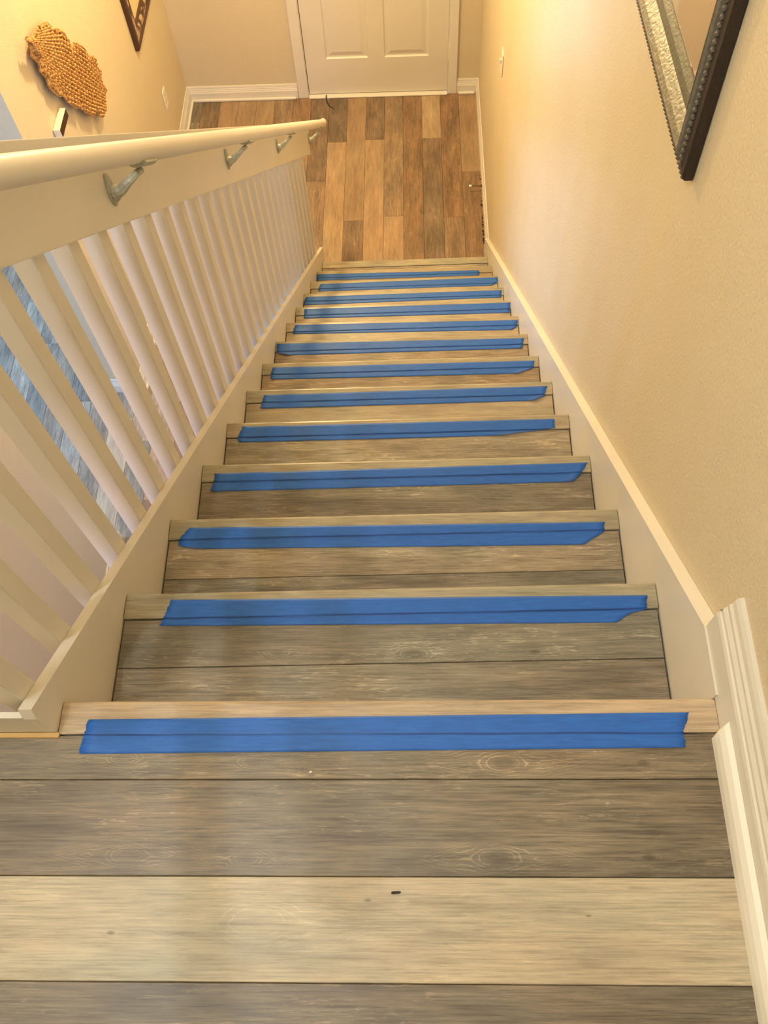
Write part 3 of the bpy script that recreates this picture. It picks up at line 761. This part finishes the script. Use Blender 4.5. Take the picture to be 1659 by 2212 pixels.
# beads along the outer face edge and fluting on the inner lip
bm = bmesh.new()
def bead(bm, u, v, w_, r):
    m_ = Matrix.Translation((u, v, w_)); bmesh.ops.create_icosphere(bm, subdivisions=1, radius=r, matrix=m_)
k = .006
while k < MW: 
    bead(bm, k, .003, .016, .0042); bead(bm, k, MH - .003, .016, .0042); k += .0112
k = .017
while k < MH - .01:
    bead(bm, .021, k, .0205, .0050); bead(bm, MW - .021, k, .0205, .0050); k += .0112
mpart('bead_row', bm, BEADM, kind='stuff')
bm = bmesh.new(); 
for v0, v1 in ((0, 1),):
    q = [bm.verts.new(p) for p in ((.104, .104, .007), (MW - .104, .104, .007), (MW - .104, MH - .104, .007), (.104, MH - .104, .007))]
    bm.faces.new(q)
    q2 = [bm.verts.new(p) for p in ((.01, .01, .0015), (MW - .01, .01, .0015), (MW - .01, MH - .01, .0015), (.01, MH - .01, .0015))]
    bm.faces.new(q2[::-1])
    for k in range(4): bm.faces.new((q[k], q2[k], q2[(k + 1) % 4], q[(k + 1) % 4]))
mpart('glass', bm, MIRROR)

# picture on the left wall: u -> +y, v -> +z, w -> +x
pf = empty('picture_frame', (XL, 4.005, -1.76))
tag(pf, 'dark and distressed cream picture frame high on the left wall near the foyer door', 'picture frame')
Mp = Matrix(((0, 0, 1), (1, 0, 0), (0, 1, 0))).to_4x4()
for nm, pr, mt in (('outer_edge', [(0, .0015), (0, .020), (.006, .026), (.020, .027), (.026, .020)], DARKWOOD),
                   ('distressed_face', [(.026, .020), (.036, .024), (.060, .024), (.072, .018), (.078, .012)], DISTRESS),
                   ('inner_lip', [(.078, .012), (.080, .018), (.092, .017), (.096, .007)], DARKWOOD)):
    bm = bmesh.new(); sweep_frame(bm, .58, .80, pr); o = link(nm, bm, mt); place(o, pf, Mp)
bm = bmesh.new(); add_box(bm, (.02, .02, .0015), (.56, .78, .0075)); o = link('print', bm, ARTPAPER); place(o, pf, Mp)

# ------------------------------------------------------------------ small fittings
th = empty('thermostat', (XL, 2.77, -1.235))
tag(th, 'small white box with dark front below the woven leaf', 'thermostat')
o = box('housing', PLASTIC, (XL + .001, 2.700, -1.236), (XL + .030, 2.836, -1.198), None, .002); o.parent = th; o.location -= th.location
o = box('display', SCREEN, (XL + .0301, 2.704, -1.234), (XL + .0325, 2.832, -1.200), None, .0008); o.parent = th; o.location -= th.location

sw = empty('light_switch', (XR, 3.46, -1.50)); tag(sw, 'pale light switch plate on the far right wall', 'light switch')
o = box('plate', PLASTIC, (XR - .006, 3.425, -1.557), (XR - .0005, 3.495, -1.443), None, .002); o.parent = sw; o.location -= sw.location
o = box('toggle', PLASTIC, (XR - .017, 3.455, -1.505), (XR - .0062, 3.465, -1.483), None, .002); o.parent = sw; o.location -= sw.location

ol = empty('wall_outlet', (XL, 4.26, -2.24)); tag(ol, 'beige outlet plate low on the left wall near the corner', 'outlet')
o = box('plate', PLASTIC, (XL + .0005, 4.225, -2.297), (XL + .006, 4.295, -2.183), None, .002); o.parent = ol; o.location -= ol.location
for dz in (-.026, .014):
    o = box('socket', paint('socket_face', (.70, .66, .56), .4) if dz < 0 else bpy.data.materials['socket_face'], (XL + .0062, 4.244, -2.24 + dz), (XL + .0078, 4.276, -2.24 + dz + .026), None, .001); o.parent = ol; o.location -= ol.location

ds = empty('door_stop', (XR - .016, 3.862, ZF + .045)); tag(ds, 'spring door stop with white rubber tip on the right baseboard', 'door stop')
bm = bmesh.new()
for k in range(61):
    pass
hel = [(-.062 * k / 110, .0048 * cos(k * .9), .0048 * sin(k * .9)) for k in range(111)]
add_tube(bm, hel, .0011, 5); add_tube(bm, [(.001, 0, 0), (-.004, 0, 0)], .009, 12)
link('spring', bm, SPRING, ds)
bm = bmesh.new(); add_tube(bm, [(-.060, 0, 0), (-.064, 0, 0), (-.074, 0, 0), (-.077, 0, 0)], [.006, .0075, .0075, .005], 12)
link('rubber_tip', bm, RUBBER, ds, smooth=True)

bm = bmesh.new()
add_tube(bm, [(-.054, 4.763, ZF + .016), (-.055, 4.738, ZF + .016), (-.050, 4.708, ZF + .007), (-.032, 4.672, ZF + .0035), (.0, 4.642, ZF + .003)], [.003, .0035, .0035, .003, .0012], 6)
for v in bm.verts: v.co -= Vector((-.03, 4.7, ZF))
tag(link('debris_strip', bm, DEBRIS, None, loc=(-.03, 4.7, ZF)), 'dark curled strip lying on the foyer floor at the door threshold', 'debris')

bm = bmesh.new()
add_prism(bm, [(-.0065, -.0014), (-.0040, -.0020), (.0050, -.0012), (.0066, .0008), (.0030, .0018), (-.0056, .0012)], .0003, .0016, 2)
tag(link('splinter', bm, DEBRIS, None, loc=(.475, -.250, 0)), 'tiny dark splinter on the pale landing plank', 'debris')
bm = bmesh.new(); bmesh.ops.create_icosphere(bm, subdivisions=1, radius=.0018)
for v in bm.verts: v.co.x *= 1.4; v.co.z = (v.co.z + .0018) * .7 ; v.co.y += .0006 * sin(v.co.x * 900)
tag(link('plaster_crumb', bm, CRUMB, None, loc=(.359, -.100, 0.0002)), 'tiny white crumb on the dark landing plank below the top tape', 'debris')
# dark crumbling gap along the foot of the right wall, with bits of grit
bm = bmesh.new(); rg = random.Random(11)
for k in range(46):
    y_ = rg.uniform(3.42, 4.02) if k > 20 else rg.uniform(3.45, 3.75); r = rg.uniform(.0015, .0052)
    bmesh.ops.create_icosphere(bm, subdivisions=1, radius=r, matrix=Matrix.Translation((XR - .0165 - rg.uniform(0, .006), y_, ZF + r * .6)))
tag(link('floor_grit', bm, DEBRIS), 'dark grit along the foot of the right baseboard beside the stairs', 'grit', kind='stuff')
